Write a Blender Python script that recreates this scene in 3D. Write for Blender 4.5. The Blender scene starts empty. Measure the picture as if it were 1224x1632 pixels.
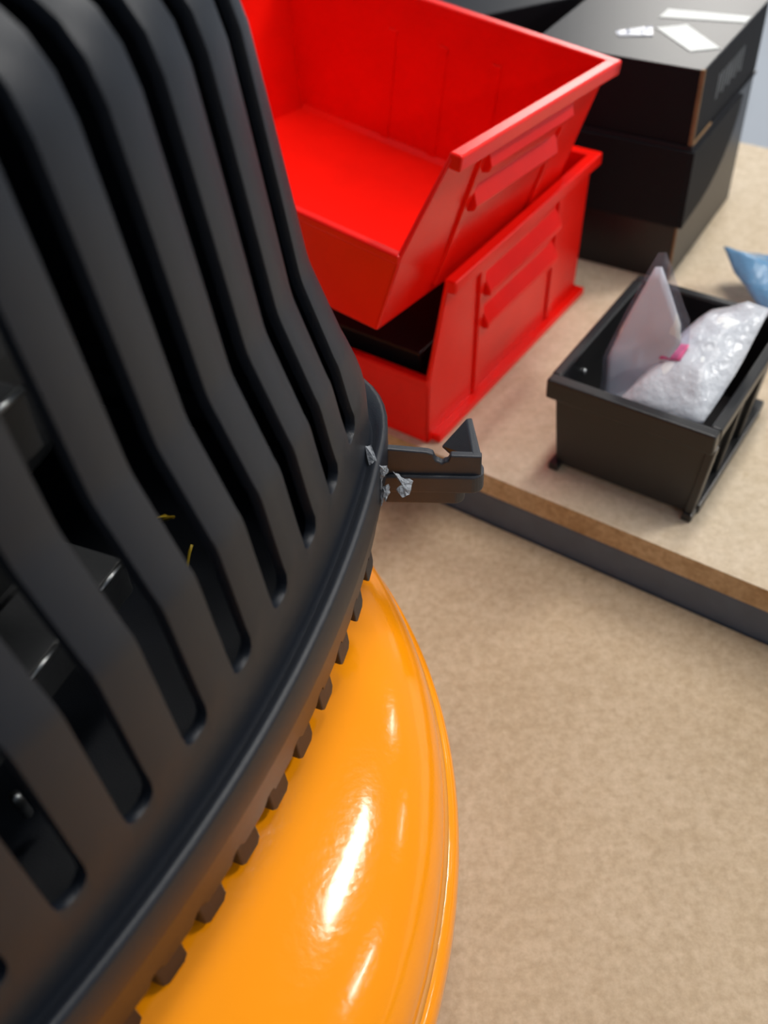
import bpy, bmesh, math, random
from mathutils import Vector, Matrix, noise

# ---------------------------------------------------------------- camera
scene = bpy.context.scene
COL = scene.collection
RIGHT = Vector((0.99782386, -0.04657715, -0.04667032))
DOWN = Vector((-0.06593595, -0.70486264, -0.70627269))
FWD = Vector((0.0, 0.70781299, -0.70639986))
cam_d = bpy.data.cameras.new('camera')
cam = bpy.data.objects.new('camera', cam_d)
COL.objects.link(cam)
cam.matrix_world = Matrix(((RIGHT.x, -DOWN.x, -FWD.x, 0.0), (RIGHT.y, -DOWN.y, -FWD.y, 0.0),
                           (RIGHT.z, -DOWN.z, -FWD.z, 0.40), (0, 0, 0, 1)))
cam_d.sensor_fit = 'VERTICAL'
cam_d.sensor_height = 24.0
cam_d.sensor_width = 18.0
cam_d.lens = 24.0 * 1600 / 1632
cam_d.clip_start = 0.01
cam_d.clip_end = 60
cam_d.dof.use_dof = True
cam_d.dof.focus_distance = 0.335
cam_d.dof.aperture_fstop = 7.2
scene.camera = cam

# ---------------------------------------------------------------- world, lamps, exposure
world = bpy.data.worlds.new('room_ambience')
scene.world = world
world.use_nodes = True
wb = world.node_tree.nodes['Background']
wb.inputs['Color'].default_value = (0.70, 0.83, 1.0, 1)
wb.inputs['Strength'].default_value = 0.26

def ceiling_lamp(name, x, y, z, length, width, ang, power, color=(1, 0.96, 0.90)):
    ld = bpy.data.lights.new(name, 'AREA')
    ld.shape = 'RECTANGLE'
    ld.size = length
    ld.size_y = width
    ld.energy = power
    ld.color = color
    lo = bpy.data.objects.new(name, ld)
    lo.location = (x, y, z)
    lo.rotation_euler = (0, 0, math.radians(ang))
    COL.objects.link(lo)

# the workshop's ceiling fittings, about 3.3 m above the floor; the streaks on the tank mirror those on the right
ceiling_lamp('ceiling_lamp_right_near_offscreen', 2.75, 1.10, 2.4, 1.5, 0.36, 47, 95)
ceiling_lamp('ceiling_lamp_right_middle_offscreen', 5.3, 0.0, 2.4, 1.6, 0.12, 22, 50)
ceiling_lamp('ceiling_lamp_right_rear_offscreen', 7.0, 5.2, 2.4, 2.2, 0.20, 47, 60)
ceiling_lamp('ceiling_lamp_right_far_offscreen', 10.1, 3.8, 2.6, 2.0, 0.15, 47, 60)
# sheen on the shroud's top, on the carton lid and on the bin fronts
ceiling_lamp('ceiling_lamp_overhead_offscreen', 0.45, 0.85, 2.5, 1.5, 0.30, 47, 38)
ceiling_lamp('ceiling_lamp_back_offscreen', 2.2, 6.2, 2.4, 2.4, 0.60, 47, 150)
ceiling_lamp('ceiling_lamp_front_offscreen', 1.3, -5.0, 2.4, 1.8, 0.30, 47, 80)

vs = scene.view_settings
vs.view_transform = 'Standard'
vs.look = 'None'
vs.gamma = 1.0
vs.use_curve_mapping = False
vs.exposure = -0.08

# ---------------------------------------------------------------- materials
def nodes_of(name):
    m = bpy.data.materials.new(name)
    m.use_nodes = True
    nt = m.node_tree
    return m, nt, nt.nodes['Principled BSDF']

def plastic(name, col, rough=0.4, bump=0.0, scale=900, var=0.12, spec=0.5, coat=0.0, metal=0.0, trans=0.0, ior=1.5, alpha=1.0):
    m, nt, b = nodes_of(name)
    tc = nt.nodes.new('ShaderNodeTexCoord')
    n = nt.nodes.new('ShaderNodeTexNoise')
    n.inputs['Scale'].default_value = scale * 0.05
    n.inputs['Detail'].default_value = 4
    nt.links.new(tc.outputs['Object'], n.inputs['Vector'])
    r = nt.nodes.new('ShaderNodeValToRGB')
    r.color_ramp.elements[0].position = 0.3
    r.color_ramp.elements[1].position = 0.7
    r.color_ramp.elements[0].color = (*[c * (1 - var) for c in col], 1)
    r.color_ramp.elements[1].color = (*[min(1, c * (1 + var)) for c in col], 1)
    nt.links.new(n.outputs['Fac'], r.inputs['Fac'])
    nt.links.new(r.outputs['Color'], b.inputs['Base Color'])
    b.inputs['Roughness'].default_value = rough
    b.inputs['Specular IOR Level'].default_value = spec
    b.inputs['Metallic'].default_value = metal
    b.inputs['Coat Weight'].default_value = coat
    b.inputs['Coat Roughness'].default_value = 0.08
    b.inputs['Transmission Weight'].default_value = trans
    b.inputs['IOR'].default_value = ior
    b.inputs['Alpha'].default_value = alpha
    if bump:
        n2 = nt.nodes.new('ShaderNodeTexNoise')
        n2.inputs['Scale'].default_value = scale
        n2.inputs['Detail'].default_value = 3
        nt.links.new(tc.outputs['Object'], n2.inputs['Vector'])
        bp = nt.nodes.new('ShaderNodeBump')
        bp.inputs['Strength'].default_value = bump
        bp.inputs['Distance'].default_value = 0.001
        nt.links.new(n2.outputs['Fac'], bp.inputs['Height'])
        nt.links.new(bp.outputs['Normal'], b.inputs['Normal'])
    return m

def board_material(name, ca, cb, cc, fleck):
    m, nt, b = nodes_of(name)
    tc = nt.nodes.new('ShaderNodeTexCoord')
    def noise_n(scale, detail=4, rough=0.6):
        n = nt.nodes.new('ShaderNodeTexNoise')
        n.inputs['Scale'].default_value = scale
        n.inputs['Detail'].default_value = detail
        n.inputs['Roughness'].default_value = rough
        nt.links.new(tc.outputs['Object'], n.inputs['Vector'])
        return n
    def ramp(n, p0, p1, c0, c1):
        r = nt.nodes.new('ShaderNodeValToRGB')
        r.color_ramp.elements[0].position = p0
        r.color_ramp.elements[1].position = p1
        r.color_ramp.elements[0].color = (*c0, 1)
        r.color_ramp.elements[1].color = (*c1, 1)
        nt.links.new(n.outputs['Fac'], r.inputs['Fac'])
        return r
    def mix(mode, fac, a, bb):
        x = nt.nodes.new('ShaderNodeMix')
        x.data_type = 'RGBA'
        x.blend_type = mode
        if hasattr(fac, 'links'):
            nt.links.new(fac, x.inputs['Factor'])
        else:
            x.inputs['Factor'].default_value = fac
        nt.links.new(a, x.inputs['A'])
        nt.links.new(bb, x.inputs['B'])
        return x.outputs['Result']
    fine = ramp(noise_n(260, 5, 0.7), 0.30, 0.72, ca, cb)
    fibre = ramp(noise_n(120, 3, 0.6), 0.35, 0.65, (0.90, 0.88, 0.84), (1.0, 1.0, 1.0))
    blot = ramp(noise_n(14, 4, 0.6), 0.35, 0.70, cc, (1.0, 1.0, 1.0))
    spots = ramp(noise_n(55, 2, 0.5), 0.70, 0.78, (1, 1, 1), fleck)
    c = mix('MULTIPLY', 1.0, fine.outputs['Color'], fibre.outputs['Color'])
    c = mix('MULTIPLY', 1.0, c, blot.outputs['Color'])
    c = mix('MULTIPLY', 0.8, c, spots.outputs['Color'])
    nt.links.new(c, b.inputs['Base Color'])
    b.inputs['Roughness'].default_value = 0.55
    b.inputs['Specular IOR Level'].default_value = 0.3
    bp = nt.nodes.new('ShaderNodeBump')
    bp.inputs['Strength'].default_value = 0.15
    bp.inputs['Distance'].default_value = 0.0006
    nt.links.new(fine.outputs['Color'], bp.inputs['Height'])
    nt.links.new(bp.outputs['Normal'], b.inputs['Normal'])
    return m

M = {}
M['shroud'] = plastic('black_textured_plastic', (0.0085, 0.0115, 0.0180), 0.40, 0.18, 2600, 0.06, 0.45)
M['hook'] = plastic('black_moulded_plastic', (0.029, 0.033, 0.042), 0.40, 0.15, 2600, 0.10)
M['stress'] = plastic('stress_whitened_plastic', (0.27, 0.29, 0.32), 0.55, 0.8, 900, 0.55)
M['orange'] = plastic('orange_gloss_enamel', (1.0, 0.315, 0.002), 0.15, 0.10, 300, 0.02, 0.30, 0.35)
M['seam'] = plastic('seam_enamel', (0.62, 0.25, 0.03), 0.3, 0.1, 500, 0.1)
M['rubber'] = plastic('black_rubber', (0.012, 0.012, 0.013), 0.7)
M['motor'] = plastic('dark_motor_casting', (0.045, 0.047, 0.050), 0.42, 0.1, 700, 0.2)
M['steel'] = plastic('dull_bright_steel', (0.45, 0.47, 0.48), 0.35, 0.1, 500, 0.1, 0.5, 0, 1.0)
M['yellow'] = plastic('yellow_wire', (0.65, 0.45, 0.03), 0.4)
M['red'] = plastic('red_polypropylene', (0.92, 0.008, 0.003), 0.27, 0.04, 700, 0.05, 0.28)
M['bin'] = plastic('black_polypropylene', (0.016, 0.016, 0.017), 0.34, 0.05, 700, 0.1, 0.5)
M['carton'] = plastic('black_printed_card', (0.009, 0.009, 0.012), 0.36, 0.05, 500, 0.1, 0.42)
M['carton_matt'] = plastic('matt_black_card', (0.008, 0.0085, 0.011), 0.70, 0.05, 500, 0.1, 0.18)
M['kraft'] = plastic('raw_kraft_edge', (0.24, 0.145, 0.075), 0.8, 0.2, 900, 0.25, 0.2)
M['label'] = plastic('white_paper_label', (0.80, 0.82, 0.80), 0.5, 0, 300, 0.03)
M['tape'] = plastic('clear_glossy_tape', (0.20, 0.23, 0.33), 0.12, 0.5, 260, 0.5)
M['print'] = plastic('grey_print', (0.075, 0.08, 0.085), 0.5, 0, 1200, 0.5)
M['beam'] = plastic('slate_grey_powder_coat', (0.090, 0.115, 0.155), 0.42, 0.1, 1500, 0.08)
M['board'] = board_material('hardboard_face', (0.46, 0.345, 0.225), (0.64, 0.505, 0.355), (0.88, 0.86, 0.82), (0.62, 0.60, 0.55))
M['board_far'] = board_material('particle_board_face', (0.61, 0.50, 0.365), (0.77, 0.655, 0.505), (0.93, 0.91, 0.88), (0.85, 0.80, 0.7))
M['board_edge'] = board_material('particle_board_edge', (0.46, 0.32, 0.17), (0.78, 0.60, 0.38), (0.70, 0.60, 0.48), (0.5, 0.42, 0.3))
M['wall'] = plastic('pale_wall_paint', (0.80, 0.83, 0.88), 0.6, 0, 300, 0.03)
M['post'] = plastic('grey_strip_paint', (0.36, 0.36, 0.35), 0.5, 0, 300, 0.05)
M['concrete'] = plastic('pale_sealed_floor', (0.36, 0.40, 0.46), 0.6, 0.05, 60, 0.05)

def bag_material(name, col, trans_mix, rough=0.18):
    m, nt, b = nodes_of(name)
    b.inputs['Base Color'].default_value = (*col, 1)
    b.inputs['Roughness'].default_value = rough
    tc = nt.nodes.new('ShaderNodeTexCoord')
    n2 = nt.nodes.new('ShaderNodeTexNoise')
    n2.inputs['Scale'].default_value = 160
    n2.inputs['Detail'].default_value = 4
    nt.links.new(tc.outputs['Object'], n2.inputs['Vector'])
    bp = nt.nodes.new('ShaderNodeBump')
    bp.inputs['Strength'].default_value = 0.7
    bp.inputs['Distance'].default_value = 0.002
    nt.links.new(n2.outputs['Fac'], bp.inputs['Height'])
    nt.links.new(bp.outputs['Normal'], b.inputs['Normal'])
    tr = nt.nodes.new('ShaderNodeBsdfTransparent')
    tr.inputs['Color'].default_value = (0.92, 0.93, 0.98, 1)
    mx = nt.nodes.new('ShaderNodeMixShader')
    mx.inputs['Fac'].default_value = trans_mix
    nt.links.new(b.outputs['BSDF'], mx.inputs[1])
    nt.links.new(tr.outputs['BSDF'], mx.inputs[2])
    nt.links.new(mx.outputs['Shader'], nt.nodes['Material Output'].inputs['Surface'])
    return m
M['clear_bag'] = bag_material('clear_plastic_film', (0.66, 0.66, 0.76), 0.90)
M['white_bag'] = bag_material('cloudy_plastic_film', (0.74, 0.77, 0.83), 0.22)
M['grey_bag'] = bag_material('smoky_plastic_film', (0.40, 0.44, 0.50), 0.15)
M['blue_bag'] = bag_material('blue_plastic_film', (0.16, 0.36, 0.60), 0.10, 0.12)
M['pink'] = plastic('pink_card', (0.72, 0.10, 0.26), 0.5)
M['paper'] = plastic('white_card_insert', (0.88, 0.91, 0.92), 0.55, 0.0, 500, 0.06)
M['ink'] = plastic('grey_ink', (0.26, 0.28, 0.31), 0.6, 0, 900, 0.3)

# ---------------------------------------------------------------- helpers
def obj(name, bm, mat, parent=None, smooth=False, bevel=0.0, segs=2):
    me = bpy.data.meshes.new(name)
    bmesh.ops.recalc_face_normals(bm, faces=bm.faces)
    bm.to_mesh(me)
    bm.free()
    mats = mat if isinstance(mat, (list, tuple)) else [mat]
    for x in mats:
        me.materials.append(M[x])
    o = bpy.data.objects.new(name, me)
    COL.objects.link(o)
    if parent is not None:
        o.parent = parent
    if smooth:
        for p in me.polygons:
            p.use_smooth = True
    if bevel:
        bv = o.modifiers.new('bevel', 'BEVEL')
        bv.width = bevel
        bv.segments = segs
        bv.limit_method = 'ANGLE'
        bv.angle_limit = math.radians(40)
    return o

def thing(name, label, cat, loc=(0, 0, 0), rot=(0, 0, 0), group=None):
    o = bpy.data.objects.new(name, None)
    o.empty_display_size = 0.02
    COL.objects.link(o)
    o.location = loc
    o.rotation_euler = rot
    return tag(o, label, cat, group)

def tag(o, label, cat, group=None):
    o['label'] = label
    o['category'] = cat
    if group:
        o['group'] = group
    return o

def struct(o):
    o['kind'] = 'structure'
    return o

def hexa(bm, b4, t4, mi=0):
    v = [bm.verts.new(p) for p in list(b4) + list(t4)]
    fs = [(0, 3, 2, 1), (4, 5, 6, 7), (0, 1, 5, 4), (1, 2, 6, 5), (2, 3, 7, 6), (3, 0, 4, 7)]
    for f in fs:
        bm.faces.new([v[i] for i in f]).material_index = mi

def box(bm, x0, x1, y0, y1, z0, z1, mi=0):
    hexa(bm, [(x0, y0, z0), (x1, y0, z0), (x1, y1, z0), (x0, y1, z0)],
         [(x0, y0, z1), (x1, y0, z1), (x1, y1, z1), (x0, y1, z1)], mi)

def boxmesh(*a):
    bm = bmesh.new()
    box(bm, *a)
    return bm

def prism(bm, pts, off, mi=0):
    """closed polygon pts (3D) extruded by vector off"""
    a = [bm.verts.new(p) for p in pts]
    b = [bm.verts.new(Vector(p) + Vector(off)) for p in pts]
    n = len(pts)
    bm.faces.new(a[::-1]).material_index = mi
    bm.faces.new(b).material_index = mi
    for i in range(n):
        bm.faces.new((a[i], a[(i + 1) % n], b[(i + 1) % n], b[i])).material_index = mi

def lathe(bm, prof, seg=96, cx=0, cy=0):
    rings = []
    for r, z in prof:
        if r < 1e-6:
            rings.append([bm.verts.new((cx, cy, z))])
        else:
            rings.append([bm.verts.new((cx + r * math.cos(2 * math.pi * i / seg), cy + r * math.sin(2 * math.pi * i / seg), z)) for i in range(seg)])
    for a, b in zip(rings, rings[1:]):
        for i in range(seg):
            j = (i + 1) % seg
            if len(a) == 1 and len(b) == 1:
                continue
            if len(a) == 1:
                bm.faces.new((a[0], b[i], b[j]))
            elif len(b) == 1:
                bm.faces.new((a[i], a[j], b[0]))
            else:
                bm.faces.new((a[i], a[j], b[j], b[i]))

def tube(bm, pts, r, seg=8):
    pts = [Vector(p) for p in pts]
    rings = []
    for i, p in enumerate(pts):
        t = (pts[min(i + 1, len(pts) - 1)] - pts[max(i - 1, 0)]).normalized()
        a = t.orthogonal().normalized()
        b = t.cross(a)
        rings.append([bm.verts.new(p + a * r * math.cos(2 * math.pi * k / seg) + b * r * math.sin(2 * math.pi * k / seg)) for k in range(seg)])
    for p, q in zip(rings, rings[1:]):
        best = min(range(seg), key=lambda k: (q[k].co - p[0].co).length)
        for k in range(seg):
            bm.faces.new((p[k], p[(k + 1) % seg], q[(k + 1 + best) % seg], q[(k + best) % seg]))
    bm.faces.new(rings[0][::-1])
    bm.faces.new(rings[-1])

# ---------------------------------------------------------------- room and benches
EA = math.radians(-37.14)                     # direction of the bench front edge
E_ = Vector((math.cos(EA), math.sin(EA), 0))
N_ = Vector((-math.sin(EA), math.cos(EA), 0))     # away from the camera
J0 = Vector((0.04601, 0.39650, 0))            # point of the joint between the two worktops
def bench_pt(a, b, z):
    return J0 + E_ * a + N_ * b + Vector((0, 0, z))

def bench_box(a0, a1, b0, b1, z0, z1):
    bm = bmesh.new()
    hexa(bm, [bench_pt(a0, b0, z0), bench_pt(a1, b0, z0), bench_pt(a1, b1, z0), bench_pt(a0, b1, z0)],
         [bench_pt(a0, b0, z1), bench_pt(a1, b0, z1), bench_pt(a1, b1, z1), bench_pt(a0, b1, z1)])
    return bm

FLOOR = -0.86
struct(obj('floor', bench_box(-8, 12, -8, 14, FLOOR - 0.05, FLOOR), 'concrete'))

struct(obj('wall_back', bench_box(-8, 12, 13.6, 13.8, FLOOR, 3.4), 'wall'))

near = thing('workbench', 'low worktop of mottled tan hardboard carrying the orange compressor', 'workbench', (0, 0, 0))
obj('board', bench_box(-0.85, 0.85, -1.05, -0.0015, -0.018, 0.0), 'board', near)
obj('apron', bench_box(-0.85, 0.85, -0.03, -0.0015, -0.07, -0.018), 'beam', near)
for a in (-0.82, 0.82):
    for b in (-1.02, -0.06):
        obj('leg', bench_box(a - 0.025, a + 0.025, b - 0.025, b + 0.025, FLOOR, -0.018), 'beam', near)

ZB = 0.0345
far = thing('workbench', 'raised particle board bench with slate grey steel front beam, holding red bins', 'workbench', (0, 0, 0))
fb = obj('board', bench_box(-0.9, 0.9, 0.0, 0.435, 0.0205, ZB), 'board_far', far)
fb.data.materials.append(M['board_edge'])
for p in fb.data.polygons:
    if abs(p.normal.z) < 0.5:
        p.material_index = 1
obj('front_beam', bench_box(-0.9, 0.9, 0.0, 0.03, -0.07, 0.0205), 'beam', far, bevel=0.002)
obj('rear_beam', bench_box(-0.9, 0.9, 0.40, 0.43, -0.07, 0.0205), 'beam', far)
for a in (-0.87, 0.87):
    for b in (0.055, 0.375):
        obj('leg', bench_box(a - 0.025, a + 0.025, b - 0.025, b + 0.025, FLOOR, 0.0205), 'beam', far)

# ---------------------------------------------------------------- air compressor
D2 = Vector((0.42670915, 0.90438891, 0))      # along the shroud face, away from camera
W2 = Vector((0.90438891, -0.42670915, 0))     # outward from the face
M0 = Vector((-0.03988172, 0.14801024, 0))
def SW(s, w, z):
    return M0 + D2 * s + W2 * w + Vector((0, 0, z))

comp = thing('air_compressor', 'pancake air compressor with orange tank and slotted black plastic shroud, cord hook broken', 'air compressor', (0, 0, 0))

# tank ------------------------------------------------------------
TC = (-0.20795, 0.18053)
prof = [(0, 0.154)]
for i in range(1, 41):
    t = i / 40 * math.pi / 2
    r = 0.2222 * math.sin(t) ** (2 / 2.3)
    z = 0.092 + 0.062 * max(0, math.cos(t)) ** (2 / 2.3)
    prof.append((r, z))
bm = bmesh.new()
prof += [(0.2222, 0.0895), (0.2215, 0.0890)]
lathe(bm, prof, 160, *TC)
tank = obj('tank', bm, 'orange', comp, True)
bm = bmesh.new()
pl = [(0.2212, 0.0895), (0.2240, 0.0888), (0.2258, 0.0870), (0.2268, 0.083), (0.2269, 0.078), (0.2255, 0.068), (0.222, 0.058)]
for i in range(1, 17):
    t = i / 16 * math.pi / 2
    pl.append((0.222 * math.cos(t) ** 0.8, 0.058 - 0.040 * math.sin(t) ** 0.8))
pl[-1] = (0, 0.018)
lathe(bm, pl, 160, *TC)
obj('tank_base', bm, 'orange', comp, True)
bm = bmesh.new()
lathe(bm, [(0.2205, 0.0915), (0.2230, 0.0908), (0.2234, 0.0898), (0.2230, 0.0888), (0.2205, 0.0882)], 160, *TC)
obj('weld_seam', bm, 'seam', tank, True)
for k in range(4):
    a = math.pi / 4 + k * math.pi / 2
    x, y = TC[0] + 0.12 * math.cos(a), TC[1] + 0.12 * math.sin(a)
    bm = bmesh.new()
    lathe(bm, [(0, 0.045), (0.014, 0.045), (0.015, 0.012), (0.020, 0.010), (0.021, 0.002), (0.019, 0.0), (0, 0.0)], 20, x, y)
    obj('foot', bm, 'rubber', comp, True)

# shroud ----------------------------------------------------------
PITCH = 0.0212
HALF = 0.0047
SLOTC = [0.0857 - PITCH * k for k in range(11)]
S_MID = -0.042
def bow(s):
    return 0.0038 - s * s / 0.82
# rows: z, dw, s_far, corner length, weight of the rising top edge
ROWS = [
    (0.0950, -0.0300, 0.1080, 0.026, 0),      # collar reaching down to the tank
    (0.1280, -0.0115, 0.1270, 0.028, 0),
    (0.1475, -0.0020, 0.1345, 0.030, 0),
    (0.1560, 0.0005, 0.1375, 0.032, 0),
    (0.1558, 0.0022, 0.1405, 0.033, 0),
    (0.1566, 0.0030, 0.1420, 0.033, 0),
    (0.1690, 0.0052, 0.1440, 0.034, 0),       # turn between the two lip facets
    (0.1832, 0.0056, 0.1440, 0.034, 0),
    (0.1844, 0.0050, 0.1432, 0.034, 0),
    (0.1847, 0.0038, 0.1415, 0.033, 0),
    (0.1836, 0.0022, 0.1350, 0.030, 0),
    (0.1826, 0.0010, 0.1290, 0.024, 0),
    (0.1846, 0.0002, 0.1270, 0.022, 0),
    (0.1900, 0.0001, 0.1262, 0.021, 0),
    (0.1975, 0.0001, 0.1245, 0.020, 0),
    (0.2040, 0.0000, 0.1230, 0.019, 0),       # slot tips start here
    (0.2095, -0.0006, 0.1215, 0.018, 0.15),
    (0.2160, -0.0016, 0.1195, 0.017, 0.5),
    (0.2250, -0.0032, 0.1160, 0.016, 0.95),
    (0.2275, -0.0038, 0.1150, 0.016, 1),
    (0.2300, -0.0048, 0.1145, 0.016, 1),
    (0.2515, -0.0117, 0.1120, 0.016, 1),
    (0.2540, -0.0124, 0.1118, 0.016, 1),
    (0.2570, -0.0129, 0.1116, 0.016, 1),
    (0.2750, -0.0150, 0.1105, 0.016, 1),
    (0.3000, -0.0180, 0.1090, 0.016, 1),
    (0.3180, -0.0203, 0.1075, 0.016, 1),
    (0.3260, -0.0225, 0.1060, 0.016, 1),
    (0.3320, -0.0262, 0.1040, 0.017, 1),
    (0.3365, -0.0315, 0.1010, 0.018, 1),
    (0.3395, -0.0380, 0.0975, 0.019, 1),
    (0.3412, -0.0460, 0.0940, 0.020, 1),
    (0.3422, -0.0620, 0.0930, 0.022, 1),
    (0.3430, -0.0800, 0.0928, 0.022, 1),      # slots end here
    (0.3435, -0.0950, 0.0925, 0.022, 1),
]
SHARP_ROWS = (3, 4, 5, 6)
TIP_ROW, TOP_ROW = 15, 33
NS = 8                                        # columns per slot
front_cols = []                               # (s, slot id or None) for the gap starting at this column
def build_cols():
    cols = []
    for k in range(len(SLOTC) - 1, -1, -1):
        c = SLOTC[k]
        for i in range(NS + 1):
            # cosine spacing rounds the slot corners
            cols.append((c - HALF * math.cos(math.pi * i / NS), k if i < NS else None))
        if k > 0:
            mid = (c + HALF + SLOTC[k - 1] - HALF) / 2
            cols.append((mid, None))
    return cols
FC = build_cols()

def zrise(s):
    return 0.157 * (0.0857 - max(-0.16, min(0.12, s)))

def tip_round(s):
    for c in SLOTC:
        q = abs(s - c) / HALF
        if q <= 1.0001:
            return 0.0052 * (1 - max(0.0, 1 - min(1, q) ** 2.6) ** (1 / 2.6))
    return 0.0052

bm = bmesh.new()
grid = []
for ri, (z, dw, sf, rc, wt) in enumerate(ROWS):
    sn = 2 * S_MID - sf
    ring = []
    def add(s, w):
        zz = z + wt * zrise(s)
        ring.append((s, w, zz))
    # front face
    for s, k in FC:
        w = bow(s) + dw
        zz = z + wt * zrise(s)
        if ri == TIP_ROW:
            zz += tip_round(s)
        elif ri == TIP_ROW - 1:
            zz += tip_round(s) * 0.25
        elif ri == TIP_ROW + 1:
            zz += tip_round(s) * 0.35
        if ri == TOP_ROW:
            w += 0.004 - tip_round(s)
        ring.append((s, w, zz))
    # far corner
    s1 = max(FC[-1][0] + 0.002, sf - rc)
    for s in (s1,):
        add(s, bow(s) + dw)
    w1 = bow(s1) + dw
    slope = s1 / 0.41
    c1 = (sf, w1 - slope * (sf - s1))
    p2 = (sf, c1[1] - rc)
    for i in range(1, 11):
        t = i / 10
        add((1 - t) ** 2 * s1 + 2 * t * (1 - t) * c1[0] + t * t * p2[0],
            (1 - t) ** 2 * w1 + 2 * t * (1 - t) * c1[1] + t * t * p2[1])
    wb_ = -0.335 - dw
    for i in range(1, 7):
        add(sf, p2[1] + (wb_ + 0.03 - p2[1]) * i / 6)
    for i in range(1, 7):
        a = math.pi / 2 * i / 6
        add(sf - 0.03 + 0.03 * math.cos(a), wb_ + 0.03 - 0.03 * math.sin(a))
    for i in range(1, 11):
        add((sf - 0.03) + (sn + 0.03 - sf + 0.03) * i / 10, wb_)
    for i in range(1, 7):
        a = math.pi / 2 * i / 6
        add(sn + 0.03 - 0.03 * math.sin(a), wb_ + 0.03 - 0.03 * math.cos(a))
    s2 = FC[0][0] - 0.012
    w2 = bow(s2) + dw
    for i in range(1, 7):
        add(sn, wb_ + 0.03 + (w2 - 0.05 - wb_ - 0.03) * i / 6)
    for i in range(1, 9):
        t = i / 8
        cx, cw = sn, w2 - 0.012
        add((1 - t) ** 2 * sn + 2 * t * (1 - t) * cx + t * t * s2,
            (1 - t) ** 2 * (w2 - 0.05) + 2 * t * (1 - t) * cw + t * t * w2)
    grid.append([bm.verts.new(SW(*p)) for p in ring])
nc = len(grid[0])
for r in range(len(ROWS) - 1):
    for c in range(nc):
        if c < len(FC) and FC[c][1] is not None and TIP_ROW <= r < TOP_ROW:
            continue
        c2 = (c + 1) % nc
        bm.faces.new((grid[r][c], grid[r][c2], grid[r + 1][c2], grid[r + 1][c]))
bm.faces.new(grid[-1])
for r in SHARP_ROWS:
    for c in range(nc):
        e = bm.edges.get((grid[r][c], grid[r][(c + 1) % nc]))
        if e:
            e.smooth = False
shroud = obj('shroud', bm, 'shroud', comp, True)
sol = shroud.modifiers.new('wall', 'SOLIDIFY')
sol.thickness = 0.0030
sol.offset = -1
sol.use_even_offset = False
bv = shroud.modifiers.new('bevel', 'BEVEL')
bv.width = 0.0005
bv.segments = 2
bv.limit_method = 'ANGLE'
bv.angle_limit = math.radians(55)
bv.harden_normals = False

# skirt under the lip: wavy teeth row
def skirt_pt(s, dw, z):
    return SW(s, bow(s) + dw, z)
bm = bmesh.new()
cols = []
n_sk = 260
for i in range(n_sk + 1):
    s = -0.20 + 0.315 * i / n_sk
    ph = ((s + 0.0513 + 0.00885) % 0.0177) - 0.00885      # distance to the nearest tooth centre
    zb = 0.1480 + 0.0040 * max(0.0, 1 - ((ph + 0.0052) / 0.0030) ** 4)
    dwb = 0.0028 - 0.0016 * (0.1575 - zb) / 0.0095
    cols.append([bm.verts.new(skirt_pt(s, dw, z)) for dw, z in ((0.0028, 0.1575), (dwb, zb), (dwb - 0.0022, zb), (-0.0005, 0.1575))])
for a, b in zip(cols, cols[1:]):
    for j in range(4):
        bm.faces.new((a[j], b[j], b[(j + 1) % 4], a[(j + 1) % 4]))
bm.faces.new(cols[0][::-1])
bm.faces.new(cols[-1])
skirt = obj('skirt', bm, 'shroud', comp, False)
for k in range(-8, 9):
    s = -0.0513 + 0.0177 * k
    if s > 0.10 or s < -0.19:
        continue
    bm = bmesh.new()
    h = 0.0048
    pts = []
    for ds, z in ((-h, 0.150), (-h, 0.1405), (-h + 0.0015, 0.1385), (h - 0.0015, 0.1385), (h, 0.1405), (h, 0.150)):
        pts.append((ds, z))
    o_ = [bm.verts.new(skirt_pt(s + ds, 0.0004 if z > 0.149 else 0.0012, z)) for ds, z in pts]
    i_ = [bm.verts.new(skirt_pt(s + ds, -0.0060, z)) for ds, z in pts]
    bm.faces.new(o_)
    bm.faces.new(i_[::-1])
    for j in range(6):
        bm.faces.new((o_[j], i_[j], i_[(j + 1) % 6], o_[(j + 1) % 6]))
    obj('tooth', bm, 'shroud', skirt, False, 0.0006)

# cord hook -------------------------------------------------------
hook = bpy.data.objects.new('cord_hook', None)
COL.objects.link(hook)
hook.parent = comp
hook.location = (0.0045, 0.2525, 0.157)
hook.rotation_euler = (0, 0, math.radians(-7))
hook['label'] = 'black moulded cord hook snapped loose from the shroud corner'

def rounded_slab(x0, x1, y0, y1, z0, z1, r, segs=6):
    """slab with a rounded outer right-front and right-back corner"""
    pts = [(x0, y0)]
    for i in range(segs + 1):
        a = -math.pi / 2 + math.pi / 2 * i / segs
        pts.append((x1 - r + r * math.cos(a), y0 + r + r * math.sin(a)))
    for i in range(segs + 1):
        a = math.pi / 2 * i / segs
        pts.append((x1 - r + r * math.cos(a), y1 - r + r * math.sin(a)))
    pts.append((x0, y1))
    bm = bmesh.new()
    prism(bm, [(x, y, z0) for x, y in pts], (0, 0, z1 - z0))
    return bm
obj('ledge', rounded_slab(-0.006, 0.0305, 0.0, 0.0095, 0.0, 0.0078, 0.0042), 'hook', hook, False, 0.0009, 3)
obj('underside_block', rounded_slab(-0.004, 0.0240, 0.0012, 0.0088, -0.0062, 0.0, 0.0036), 'hook', hook, False, 0.0008, 3)
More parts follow.
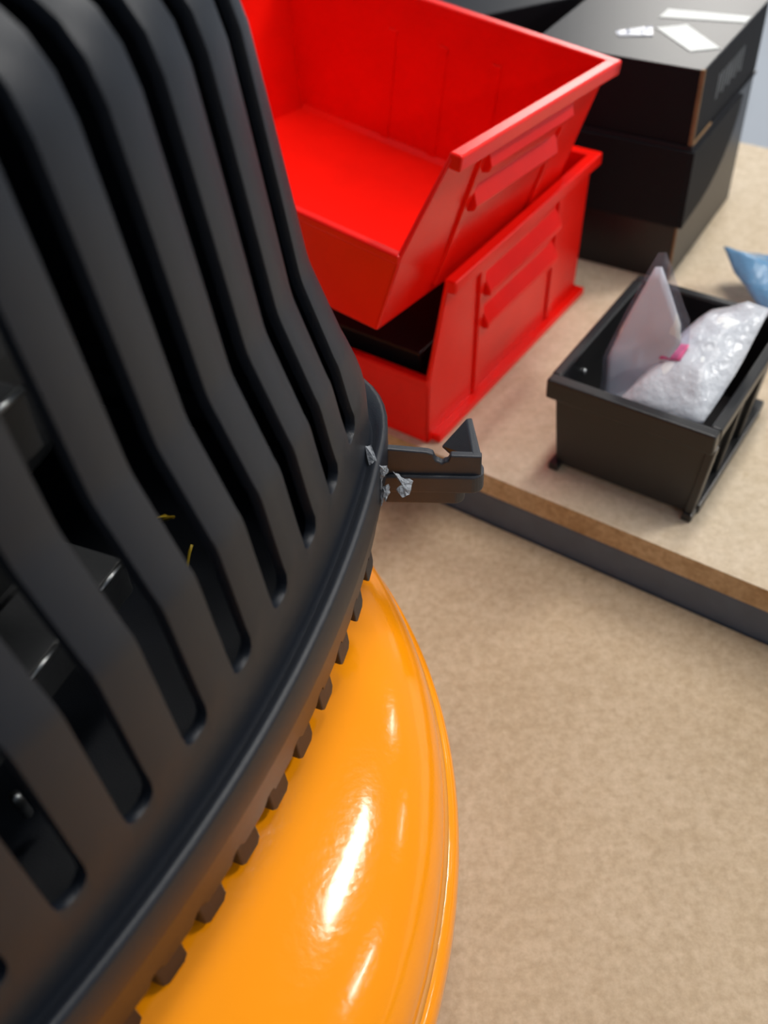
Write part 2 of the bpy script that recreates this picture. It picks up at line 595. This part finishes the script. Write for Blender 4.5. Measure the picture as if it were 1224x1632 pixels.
# front wall with the bite, then the end wall turning back
bm = bmesh.new()
top = 0.0166
f0, f1 = 0.0016, 0.0044
outline = [(-0.005, 0.0070), (0.0296, 0.0070), (0.0296, top - 0.0006), (0.0190, top - 0.0003)]
for i in range(1, 8):
    a = math.pi * i / 8
    outline.append((0.0162 + 0.0028 * math.cos(a), top - 0.0036 * math.sin(a) + 0.0003 * math.sin(i * 2.7)))
outline += [(0.0132, top + 0.0002), (0.0112, top + 0.0010), (-0.005, top + 0.0026)]
prism(bm, [(x, f0, z) for x, z in outline], (0, f1 - f0, 0))
obj('front_wall', bm, 'hook', hook, False, 0.0006, 3)
bm = bmesh.new()
hexa(bm, [(0.0262, f0 + 0.0004, 0.0072), (0.0296, f0 + 0.0004, 0.0072), (0.0180, 0.0190, 0.0072), (0.0150, 0.0165, 0.0072)],
     [(0.0262, f0 + 0.0004, top - 0.0006), (0.0296, f0 + 0.0004, top - 0.0006), (0.0262, 0.0205, top + 0.0012), (0.0240, 0.0200, top + 0.0012)])
obj('end_wall', bm, 'hook', hook, False, 0.0008, 3)

# stress-whitened, torn plastic at the root of the hook
def shard(name, pts, th, mat, parent, seed=1):
    """a torn flake: outline in world space with ragged thickness"""
    rnd = random.Random(seed)
    pts = [Vector(p) for p in pts]
    cen = sum(pts, Vector()) / len(pts)
    nrm = (pts[1] - pts[0]).cross(pts[2] - pts[0]).normalized()
    if nrm.dot(Vector((0, 0, 0.4)) - cen) < 0:
        nrm = -nrm
    bm = bmesh.new()
    fine = []
    for i, p in enumerate(pts):
        q = pts[(i + 1) % len(pts)]
        for t in (0, 0.33, 0.66):
            fine.append(p.lerp(q, t) + Vector((rnd.uniform(-1, 1), rnd.uniform(-1, 1), rnd.uniform(-1, 1))) * 0.00025)
    a = [bm.verts.new(p + nrm * th * rnd.uniform(0.4, 1.0)) for p in fine]
    mid = [bm.verts.new(p.lerp(cen, 0.5) + nrm * th * rnd.uniform(0.9, 1.6)) for p in fine]
    c = bm.verts.new(cen + nrm * th * 1.2)
    b = [bm.verts.new(p - nrm * th) for p in fine]
    n = len(fine)
    for i in range(n):
        j = (i + 1) % n
        bm.faces.new((a[i], a[j], mid[j], mid[i]))
        bm.faces.new((mid[i], mid[j], c))
        bm.faces.new((b[i], b[j], a[j], a[i]))
    bm.faces.new(b[::-1])
    return obj(name, bm, mat, parent)

tear = [
    [(-0.00244, 0.24079, 0.18148), (0.00199, 0.2403, 0.18098), (0.00095, 0.2379, 0.17858), (-0.00196, 0.23717, 0.17785)],
    [(-0.00445, 0.24332, 0.18726), (-0.0026, 0.24366, 0.18761), (-0.00103, 0.23888, 0.18281), (0.00094, 0.23836, 0.18229), (0.00125, 0.23734, 0.18128), (-0.00242, 0.23694, 0.18088), (-0.00382, 0.23929, 0.18323)],
    [(-0.00321, 0.24028, 0.17898), (0.00199, 0.24119, 0.17989), (0.00228, 0.24002, 0.17872), (9e-05, 0.23839, 0.17709), (-0.00056, 0.23582, 0.17452), (-0.00231, 0.23677, 0.17547)],
    [(-7e-05, 0.23906, 0.17309), (0.00224, 0.23953, 0.17356), (0.00246, 0.23748, 0.17151), (0.00061, 0.23538, 0.1694), (-9e-05, 0.23673, 0.17075)],
    [(0.00382, 0.24562, 0.174), (0.00659, 0.24401, 0.17239), (0.01025, 0.24296, 0.17133), (0.0087, 0.23978, 0.16815), (0.00613, 0.23902, 0.16738), (0.00465, 0.24115, 0.16952), (0.00623, 0.2424, 0.17078)],
    [(-0.00193, 0.23951, 0.17283), (1e-05, 0.24029, 0.17362), (0.00022, 0.2359, 0.16922), (-0.00089, 0.23508, 0.16839)],
]
for i, pts in enumerate(tear):
    f = shard('torn_flake', pts, 0.0009, 'stress', comp, i)
    f['label'] = 'pale stress-whitened torn plastic'


# motor and wiring seen through the slots --------------------------
mot = bpy.data.objects.new('motor', None)
COL.objects.link(mot)
mot.parent = comp
def rod(bm, s0, s1, w, z, r, seg=40):
    a = [bm.verts.new(SW(s0, w + r * math.cos(2 * math.pi * i / seg), z + r * math.sin(2 * math.pi * i / seg))) for i in range(seg)]
    b = [bm.verts.new(SW(s1, w + r * math.cos(2 * math.pi * i / seg), z + r * math.sin(2 * math.pi * i / seg))) for i in range(seg)]
    for i in range(seg):
        bm.faces.new((a[i], a[(i + 1) % seg], b[(i + 1) % seg], b[i]))
    bm.faces.new(a[::-1])
    bm.faces.new(b)
def swbox(s0, s1, w0, w1, z0, z1):
    bm = bmesh.new()
    hexa(bm, [SW(s0, w0, z0), SW(s1, w0, z0), SW(s1, w1, z0), SW(s0, w1, z0)],
         [SW(s0, w0, z1), SW(s1, w0, z1), SW(s1, w1, z1), SW(s0, w1, z1)])
    return bm
# moulded base pan of the shroud, same black plastic, with the tank showing in the gap along the slots
obj('base_tray', swbox(-0.19, 0.12, -0.30, -0.019, 0.1545, 0.158), 'shroud', mot, False, 0.0008)
bm = bmesh.new()
rod(bm, -0.16, 0.05, -0.135, 0.245, 0.062)
obj('motor_can', bm, 'motor', mot, False, 0.003)
for k in range(9):
    bm = bmesh.new()
    rod(bm, -0.15 + 0.021 * k, -0.146 + 0.021 * k, -0.135, 0.245, 0.070)
    obj('fin', bm, 'motor', mot, False, 0.0008)
obj('mount_foot', swbox(-0.14, 0.03, -0.19, -0.08, 0.150, 0.186), 'motor', mot, False, 0.002)
obj('lower_flange', swbox(-0.12, 0.0222, -0.066, -0.045, 0.1887, 0.2020), 'motor', mot, False, 0.0010)
obj('upper_flange', swbox(-0.12, 0.0105, -0.066, -0.045, 0.2520, 0.2695), 'motor', mot, False, 0.0010)
obj('terminal_box', swbox(-0.075, -0.024, -0.062, -0.042, 0.2045, 0.2240), 'motor', mot, False, 0.0012)
for s0, s1, z in ((0.0100, 0.0212, 0.2018), (-0.0210, -0.0090, 0.2018), (-0.002, 0.0095, 0.2693)):  # bright steel strips stand in for highlights on the flanges' upper edges
    bm = bmesh.new()
    tube(bm, [SW(s0, -0.0448, z), SW(s1, -0.0448, z)], 0.0009)
    obj('edge_highlight', bm, 'steel', mot, True)
bm = bmesh.new()
tube(bm, [SW(-0.0392, -0.044, 0.1780), SW(-0.0386, -0.044, 0.1680)], 0.0016)
obj('stud', bm, 'steel', mot, True)
for pts in ([(0.0374, -0.045, 0.2026), (0.0415, -0.0445, 0.2003), (0.0456, -0.045, 0.1956), (0.050, -0.055, 0.186)],
            [(0.0502, -0.045, 0.1792), (0.0485, -0.0452, 0.1775), (0.0453, -0.045, 0.1738), (0.040, -0.050, 0.162)]):
    bm = bmesh.new()
    tube(bm, [SW(*q) for q in pts], 0.0005)
    obj('wire', bm, 'yellow', mot, True)

# ---------------------------------------------------------------- red hopper bins
RA = math.radians(51.4 - 90)
def red_bin(loc, rot, D, Wd, H, hl, yf, fl, label, yb=0.0, flange=True):
    """local axes: x to the right (0 = right bottom edge), y depth, z up"""
    t = 0.0026
    root = thing('storage_bin', label, 'storage bin', loc, rot, 'stacked red hopper bins')
    def X(z):                                 # outward lean of the side walls
        return fl * z / H
    bm = bmesh.new()
    # floor
    box(bm, -Wd + 0.0005, -0.0005, 0.0005, D - 0.0005, 0.0, t)
    # side walls
    for sgn, xb in ((1, 0.0), (-1, -Wd)):
        zs = [(0, 0), (0.0, hl), (yf, H), (D + yb, H), (D, 0)]
        outer = [(xb + sgn * X(z), y, z) for y, z in zs]
        inner = [(xb + sgn * X(z) - sgn * t, y, z) for y, z in zs]
        a = [bm.verts.new(p) for p in outer]
        b = [bm.verts.new(p) for p in inner]
        bm.faces.new(a)
        bm.faces.new(b[::-1])
        for i in range(5):
            bm.faces.new((a[i], b[i], b[(i + 1) % 5], a[(i + 1) % 5]))
    # front lip wall, back wall
    hexa(bm, [(-Wd, 0, 0), (0, 0, 0), (0, t, 0), (-Wd, t, 0)],
         [(-Wd - X(hl), 0, hl), (X(hl), 0, hl), (X(hl), t, hl), (-Wd - X(hl), t, hl)])
    hexa(bm, [(-Wd, D - t, 0), (0, D - t, 0), (0, D, 0), (-Wd, D, 0)],
         [(-Wd - X(H), D + yb - t, H), (X(H), D + yb - t, H), (X(H), D + yb, H), (-Wd - X(H), D + yb, H)])
    obj('body', bm, 'red', root, False, 0.0011, 3)
    # rim
    rw, rh = 0.0042, 0.0070
    for sgn, xb in ((1, X(H)), (-1, -Wd - X(H))):
        x0, x1 = sorted((xb - sgn * 0.0028, xb + sgn * rw))
        obj('side_rim', boxmesh(x0, x1, yf - 0.0005, D + yb + rw, H - rh, H + 0.0005), 'red', root, False, 0.0012, 3)
    obj('back_rim', boxmesh(-Wd - X(H) - rw, X(H) + rw, D + yb - 0.0028, D + yb + rw, H - rh, H + 0.0006), 'red', root, False, 0.0010, 3)
    obj('lip_rim', boxmesh(-Wd - X(hl) + 0.0005, X(hl) - 0.0005, -0.0008, 0.0040, hl - 0.004, hl + 0.0010), 'red', root, False, 0.0012, 3)
    # base flange
    if flange:
        for x0, x1 in ((-0.002, 0.0055), (-Wd - 0.0055, -Wd + 0.002)):
            obj('base_flange', boxmesh(x0, x1, 0.004, D + 0.004, 0.0, 0.0048), 'red', root, False, 0.0008, 2)
    # ribs and grip ledges on the right-hand side
    for y0, y1 in ((0.046, 0.051), (0.132, 0.137)):
        bm = bmesh.new()
        hexa(bm, [(X(0.005) - 0.0006, y0, 0.005), (X(0.005) + 0.0016, y0, 0.005), (X(0.005) + 0.0016, y1, 0.005), (X(0.005) - 0.0006, y1, 0.005)],
             [(X(H - rh) - 0.0006, y0, H - rh), (X(H - rh) + 0.0016, y0, H - rh), (X(H - rh) + 0.0016, y1, H - rh), (X(H - rh) - 0.0006, y1, H - rh)])
        obj('side_rib', bm, 'red', root, False, 0.0005, 2)
    for zc in (0.075, 0.054):
        bm = bmesh.new()
        pts = [(X(zc - 0.008) - 0.0006, 0.0512, zc - 0.008), (X(zc - 0.008) + 0.0052, 0.0512, zc - 0.006), (X(zc) + 0.0045, 0.0512, zc - 0.003), (X(zc + 0.007) - 0.0006, 0.0512, zc + 0.007)]
        prism(bm, pts, (0, 0.0806, 0))
        obj('grip_ledge', bm, 'red', root, False, 0.0006, 2)
    bm = bmesh.new()
    f = 0.0032
    prism(bm, [(-Wd + t, D - t - f, t - 0.0002), (-Wd + t, D - t + 0.0002, t - 0.0002), (-Wd + t, D - t + 0.0002, t + f)], (Wd - 2 * t, 0, 0))
    obj('floor_fillet', bm, 'red', root, False, 0.0008, 2)
    # shallow ribs inside the back wall
    for xr in (-0.045, -0.080, -0.115):
        bm = bmesh.new()
        hexa(bm, [(xr - 0.003, D - t - 0.0010, t), (xr + 0.003, D - t - 0.0010, t), (xr + 0.003, D - t + 0.0003, t), (xr - 0.003, D - t + 0.0003, t)],
             [(xr - 0.003, D + yb - t - 0.0010, H - 0.02), (xr + 0.003, D + yb - t - 0.0010, H - 0.02), (xr + 0.003, D + yb - t + 0.0003, H - 0.02), (xr - 0.003, D + yb - t + 0.0003, H - 0.02)])
        obj('back_rib', bm, 'red', root, False, 0.0004, 2)
    return root

AX = Vector((math.cos(math.radians(51.4)), math.sin(math.radians(51.4)), 0))     # depth
BX = Vector((AX.y, -AX.x, 0))                                                     # right
F0 = Vector((0.0266, 0.4167, ZB))
red_bin(F0, (0, 0, RA + math.radians(1.2)), 0.173, 0.195, 0.0955, 0.043, 0.0165, 0.0035,
        'red plastic hopper bin on the bench, lower of the stacked pair')
F1 = F0 + AX * -0.027 + BX * -0.0096 + Vector((0, 0, 0.0872))
red_bin(F1, (math.radians(-4.5), math.radians(6), RA), 0.168, 0.182, 0.0885, 0.043, 0.0185, 0.0185,
        'empty red plastic hopper bin resting on top of another red bin', 0.0, False)
blk = obj('parts_carton', boxmesh(-0.135, -0.012, 0.012, 0.15, 0.0, 0.046), 'carton', None, False, 0.001)
blk.location = F0 + Vector((0, 0, 0.0027))
blk.rotation_euler = (0, 0, RA + math.radians(1.2))
tag(blk, 'black carton lying inside the lower red bin', 'box')

# ---------------------------------------------------------------- black bin with bags
BB = Vector((0.0928, 0.3922, ZB))
BANG = math.radians(-36.6)
bbin = thing('storage_bin', 'small black plastic bin filled with clear bags of parts', 'storage bin', BB, (0, 0, BANG))
bw, bd, bh, bfl, bt = 0.0725, 0.098, 0.0578, 0.0040, 0.0022
bm = bmesh.new()
box(bm, 0.0005, bw - 0.0005, 0.0005, bd - 0.0005, 0.003, 0.0052)
def wallq(o0, o1, i0, i1):
    """outer bottom/top edge and inner bottom/top edge, each two points"""
    hexa(bm, [o0[0], o0[1], i0[1], i0[0]], [o1[0], o1[1], i1[1], i1[0]])
z0, z1 = 0.003, bh
wallq([(0, 0, z0), (bw, 0, z0)], [(-bfl, -bfl * 0.3, z1), (bw + bfl, -bfl * 0.3, z1)], [(0, bt, z0), (bw, bt, z0)], [(-bfl, bt - bfl * 0.3, z1), (bw + bfl, bt - bfl * 0.3, z1)])
wallq([(0, bd, z0), (bw, bd, z0)], [(-bfl, bd + bfl, z1), (bw + bfl, bd + bfl, z1)], [(0, bd - bt, z0), (bw, bd - bt, z0)], [(-bfl, bd - bt + bfl, z1), (bw + bfl, bd - bt + bfl, z1)])
wallq([(0, 0, z0), (0, bd, z0)], [(-bfl, 0, z1), (-bfl, bd + bfl, z1)], [(bt, 0, z0), (bt, bd, z0)], [(bt - bfl, 0, z1), (bt - bfl, bd + bfl, z1)])
wallq([(bw, 0, z0), (bw, bd, z0)], [(bw + bfl, 0, z1), (bw + bfl, bd + bfl, z1)], [(bw - bt, 0, z0), (bw - bt, bd, z0)], [(bw - bt + bfl, 0, z1), (bw - bt + bfl, bd + bfl, z1)])
obj('body', bm, 'bin', bbin, False, 0.0006, 2)
for nm, a in (('front_rim', (-bfl - 0.003, bw + bfl + 0.003, -0.0052, 0.0014, bh - 0.0105, bh + 0.001)),
              ('back_rim', (-bfl - 0.003, bw + bfl + 0.003, bd + bfl - 0.002, bd + bfl + 0.003, bh - 0.006, bh + 0.001)),
              ('side_rim', (-bfl - 0.0034, -bfl + 0.0022, 0.0014, bd + bfl - 0.002, bh - 0.006, bh + 0.0008)),
              ('side_rim', (bw + bfl - 0.0022, bw + bfl + 0.0034, 0.0014, bd + bfl - 0.002, bh - 0.006, bh + 0.0008))):
    obj(nm, boxmesh(*a), 'bin', bbin, False, 0.0012, 3)
for x in (-0.0028, bw - 0.0015):
    for y in (-0.0035, bd - 0.004):
        obj('foot', boxmesh(x, x + 0.0055, y, y + 0.009, 0.0, 0.0046), 'bin', bbin, False, 0.0008, 2)
bm = bmesh.new()
hexa(bm, [(bw - 0.001, -0.002, 0.004), (bw + 0.0035, -0.002, 0.004), (bw + 0.0035, 0.004, 0.004), (bw - 0.001, 0.004, 0.004)],
     [(bw + bfl - 0.001, -0.002, bh - 0.010), (bw + bfl + 0.0035, -0.002, bh - 0.010), (bw + bfl + 0.0035, 0.004, bh - 0.010), (bw + bfl - 0.001, 0.004, bh - 0.010)])
obj('corner_post', bm, 'bin', bbin, False, 0.0008, 2)
obj('base_rail', boxmesh(bw, bw + 0.005, 0.004, bd - 0.004, 0.0005, 0.006), 'bin', bbin, False, 0.0008, 2)
for y in (0.032, 0.064):
    bm = bmesh.new()
    hexa(bm, [(bw - 0.001, y, 0.005), (bw + 0.003, y, 0.005), (bw + 0.003, y + 0.003, 0.005), (bw - 0.001, y + 0.003, 0.005)],
         [(bw + bfl - 0.001, y, bh - 0.006), (bw + bfl + 0.003, y, bh - 0.006), (bw + bfl + 0.003, y + 0.003, bh - 0.006), (bw + bfl - 0.001, y + 0.003, bh - 0.006)])
    obj('side_rib', bm, 'bin', bbin, False, 0.0005, 1)
bm = bmesh.new()
lathe(bm, [(0, 0.0016), (0.0012, 0.0014), (0.0018, 0.0), (0, 0)], 14)
st = obj('stud', bm, 'steel', bbin, True)
st.location = (-0.0008, 0.026, bh - 0.012)
st.rotation_euler = (0, math.radians(90), 0)

def pillow(name, outline, nrm, th, mat, parent=None, rings=9, crumple=0.0015, seed=0.0, freq=60, sub=4):
    """sealed bag or sheet: outline of 3D points, puffed on both faces along nrm"""
    nrm = Vector(nrm).normalized()
    pts = [Vector(p) for p in outline]
    fine = []
    for i, p in enumerate(pts):
        q = pts[(i + 1) % len(pts)]
        for k in range(sub):
            fine.append(p.lerp(q, k / sub))
    cen = sum(fine, Vector()) / len(fine)
    bm = bmesh.new()
    n = len(fine)
    sides = []
    for sg in (1, -1):
        rs = []
        for r in range(1, rings + 1):
            f = r / rings
            hgt = th * (1 - f ** 3) * sg + sg * 0.00012
            ring = []
            for p in fine:
                b = cen.lerp(p, f)
                dn = noise.noise(b * freq + Vector((seed, seed, 0))) + 0.5 * noise.noise(b * freq * 2.3 + Vector((seed, 0, seed)))
                ring.append(bm.verts.new(b + nrm * (hgt + dn * crumple)))
            rs.append(ring)
        c = bm.verts.new(cen + nrm * th * sg)
        for i in range(n):
            bm.faces.new((c, rs[0][i], rs[0][(i + 1) % n]))
        for a, b in zip(rs, rs[1:]):
            for i in range(n):
                bm.faces.new((a[i], a[(i + 1) % n], b[(i + 1) % n], b[i]))
        sides.append(rs[-1])
    for i in range(n):
        bm.faces.new((sides[0][i], sides[0][(i + 1) % n], sides[1][(i + 1) % n], sides[1][i]))
    return obj(name, bm, mat, parent, True)

def bl(x, y, z):
    """black-bin local to world"""
    return BB + Vector((x * math.cos(BANG) - y * math.sin(BANG), x * math.sin(BANG) + y * math.cos(BANG), z))

# upright clear bag with a white card in it
ba = thing('parts_bag', 'clear bag with white card standing upright in the black bin', 'bag', bl(0.03, 0.05, 0.006))
ba_in = ba.location.copy()
def lp(p):
    return Vector(p) - ba_in
A_out = [bl(*q) for q in ((0.0105, 0.025, 0.020), (0.026, 0.022, 0.025), (0.0346, 0.027, 0.045), (0.0486, 0.031, 0.078), (0.0453, 0.0344, 0.0879), (0.0248, 0.0477, 0.1111), (0.021, 0.0482, 0.1097), (0.0101, 0.0372, 0.0706), (0.0067, 0.032, 0.0533))]
nA = (A_out[3] - A_out[0]).cross(A_out[5] - A_out[0]).normalized()
if nA.dot(Vector((0, 0, 0.4)) - A_out[0]) < 0:
    nA = -nA
pillow('film', [lp(p) for p in A_out], nA, 0.0024, 'clear_bag', ba, 8, 0.0012, 3.1)
cA = sum(A_out, Vector()) / len(A_out)
pillow('card', [lp(cA.lerp(p, 0.85) + nA * 0.0008) for p in A_out], nA, 0.0003, 'paper', ba, 6, 0.0006, 5.0)

wbag = thing('parts_bag', 'puffed cloudy white bag slumped across the black bin', 'bag', bl(0.05, 0.06, 0.006))
wb_in = wbag.location.copy()
B_out = [bl(*q) for q in ((0.024, 0.008, 0.047), (0.046, 0.006, 0.052), (0.069, 0.007, 0.054), (0.0715, 0.040, 0.064), (0.0715, 0.0780, 0.077), (0.060, 0.0790, 0.076), (0.0440, 0.0760, 0.070), (0.0374, 0.0547, 0.065), (0.0320, 0.0334, 0.058))]
pillow('film', [p - wb_in for p in B_out], (-0.1, -0.25, 1), 0.0085, 'white_bag', wbag, 9, 0.0024, 7.7, 75)
cB = sum(B_out, Vector()) / len(B_out)
pillow('contents', [cB.lerp(p, 0.86) - wb_in for p in B_out], (-0.2, -0.2, 1), 0.008, 'paper', wbag, 6, 0.0018, 2.2, 80)
pk = pillow('card_tag', [bl(0.0360, 0.0290, 0.0655), bl(0.0375, 0.0377, 0.0705), bl(0.0470, 0.0379, 0.0722), bl(0.0465, 0.0295, 0.0680)], (-0.1, -0.5, 1), 0.0006, 'pink', None, 4, 0.0006, 1.0)
tag(pk, 'small pink tag between the bags in the black bin', 'tag')

gbag = pillow('parts_bag', [bl(*q) for q in ((0.006, 0.006, 0.030), (0.040, 0.006, 0.036), (0.046, 0.030, 0.046), (0.040, 0.044, 0.050), (0.022, 0.030, 0.040), (0.008, 0.022, 0.030))], (0, -0.2, 1), 0.006, 'grey_bag', None, 7, 0.002, 9.2, 80)
tag(gbag, 'grey-blue crumpled bag low between the upright bag and the white one', 'bag')
# blue bag on the bench
bb_pts = [(0.2255, 0.5585, 0.060), (0.2397, 0.5567, 0.056), (0.2578, 0.5575, 0.052), (0.285, 0.545, 0.048), (0.275, 0.470, 0.044), (0.2475, 0.480, 0.046), (0.2333, 0.5056, 0.050), (0.2262, 0.5342, 0.056)]
bbg = pillow('parts_bag', bb_pts, (-0.15, -0.2, 1), 0.0085, 'blue_bag', None, 9, 0.0022, 4.4, 60)
tag(bbg, 'shiny blue plastic bag lying on the bench beyond the black bin', 'bag')

# ---------------------------------------------------------------- black cartons
KA = math.radians(-34)
KO = Vector((0.1945, 0.5615, ZB))
def carton_frame(name, label, z):
    return thing(name, label, 'box', KO + Vector((0, 0, z - ZB)), (0, 0, KA))
KW, KD = 0.105, 0.125
low = carton_frame('mailer_box', 'black mailer carton with a rounded lid flap, standing on the bench', ZB)
zt = 0.0905
obj('body', boxmesh(-KW, -0.0008, 0, KD, 0, zt - 0.001), 'carton', low, False, 0.0008)
obj('side_panel', boxmesh(-0.0008, 0.0, 0.0006, KD - 0.0006, 0.0005, zt - 0.0015), 'carton', low)
obj('lid_panel', boxmesh(-KW - 0.001, 0.0015, -0.0015, KD, zt - 0.001, zt + 0.0006), 'carton', low, False, 0.0004)
obj('front_flap', boxmesh(-KW, 0.0016, -0.0034, -0.0006, 0.040, zt - 0.001), 'carton_matt', low, False, 0.0006)
bm = bmesh.new()
fp = [(0.0005, -0.003, zt - 0.001), (0.0005, -0.003, 0.040), (0.0005, 0.018, 0.0415)]
for i in range(1, 9):
    a = math.pi / 2 * i / 8
    fp.append((0.0005, 0.018 + 0.072 * math.sin(a), 0.0415 + (zt - 0.0415 - 0.001) * (1 - math.cos(a))))
prism(bm, fp, (0.0032, 0, 0))
obj('side_flap', bm, 'carton_matt', low, False, 0.0005)
obj('raw_edge', boxmesh(-0.0006, 0.0006, -0.0007, 0.0007, 0.001, 0.040), 'kraft', low)

ZU = ZB + zt + 0.0007
upb = carton_frame('mailer_box', 'black carton with white labels on its lid, on top of the other carton', ZU)
hu = 0.170 - ZU
obj('body', boxmesh(-KW, 0, 0, KD, 0, hu - 0.0012), 'carton_matt', upb, False, 0.0006)
obj('lid_panel', boxmesh(-KW, 0, 0, KD, hu - 0.0012, hu), 'carton', upb, False, 0.0004)
obj('raw_edge', boxmesh(-0.0016, 0.0008, -0.0008, 0.0012, 0.001, hu + 0.0002), 'kraft', upb)
obj('raw_edge', boxmesh(0.0, 0.0009, 0.0012, 0.034, 0.0, 0.0016), 'kraft', upb)
def lid_patch(name, pts, mat):
    bm = bmesh.new()
    prism(bm, [(x, y, hu + 0.0001) for x, y in pts], (0, 0, 0.0003))
    obj(name, bm, mat, upb)
lid_patch('label', [(-0.0468, 0.0493), (-0.0316, 0.0616), (-0.0019, 0.0338), (-0.0159, 0.0222)], 'label')
lid_patch('label', [(-0.0512, 0.0667), (-0.0510, 0.0823), (-0.0010, 0.0898), (-0.0014, 0.0783)], 'label')
lid_patch('tape', [(-0.0670, 0.0348), (-0.0495, 0.0515), (-0.0437, 0.0362), (-0.0622, 0.0281)], 'tape')
for k in range(9):
    obj('print_mark', boxmesh(0.0, 0.0003, 0.034 + 0.0058 * k, 0.0372 + 0.0058 * k, 0.015 + 0.002 * (k % 2), 0.030), 'print', upb)

# dark carton behind
dk = obj('carton', boxmesh(-0.13, 0.0, 0.0, 0.05, 0, 0.1235), 'carton', None, False, 0.001)
dk.location = (0.172, 0.735, ZB)
dk.rotation_euler = (0, 0, math.radians(20))
tag(dk, 'tall black carton at the back of the bench behind the red bins', 'box')

# thin post behind the bench
post = thing('steel_post', 'thin grey steel post standing on the floor behind the bench', 'post', bench_pt(-0.082, 0.52, FLOOR), (0, 0, EA))
obj('tube', boxmesh(-0.006, 0.006, -0.006, 0.006, 0.0, 1.02), 'post', post, False, 0.001)
obj('base_plate', boxmesh(-0.03, 0.03, -0.03, 0.03, 0.0, 0.006), 'post', post, False, 0.001)
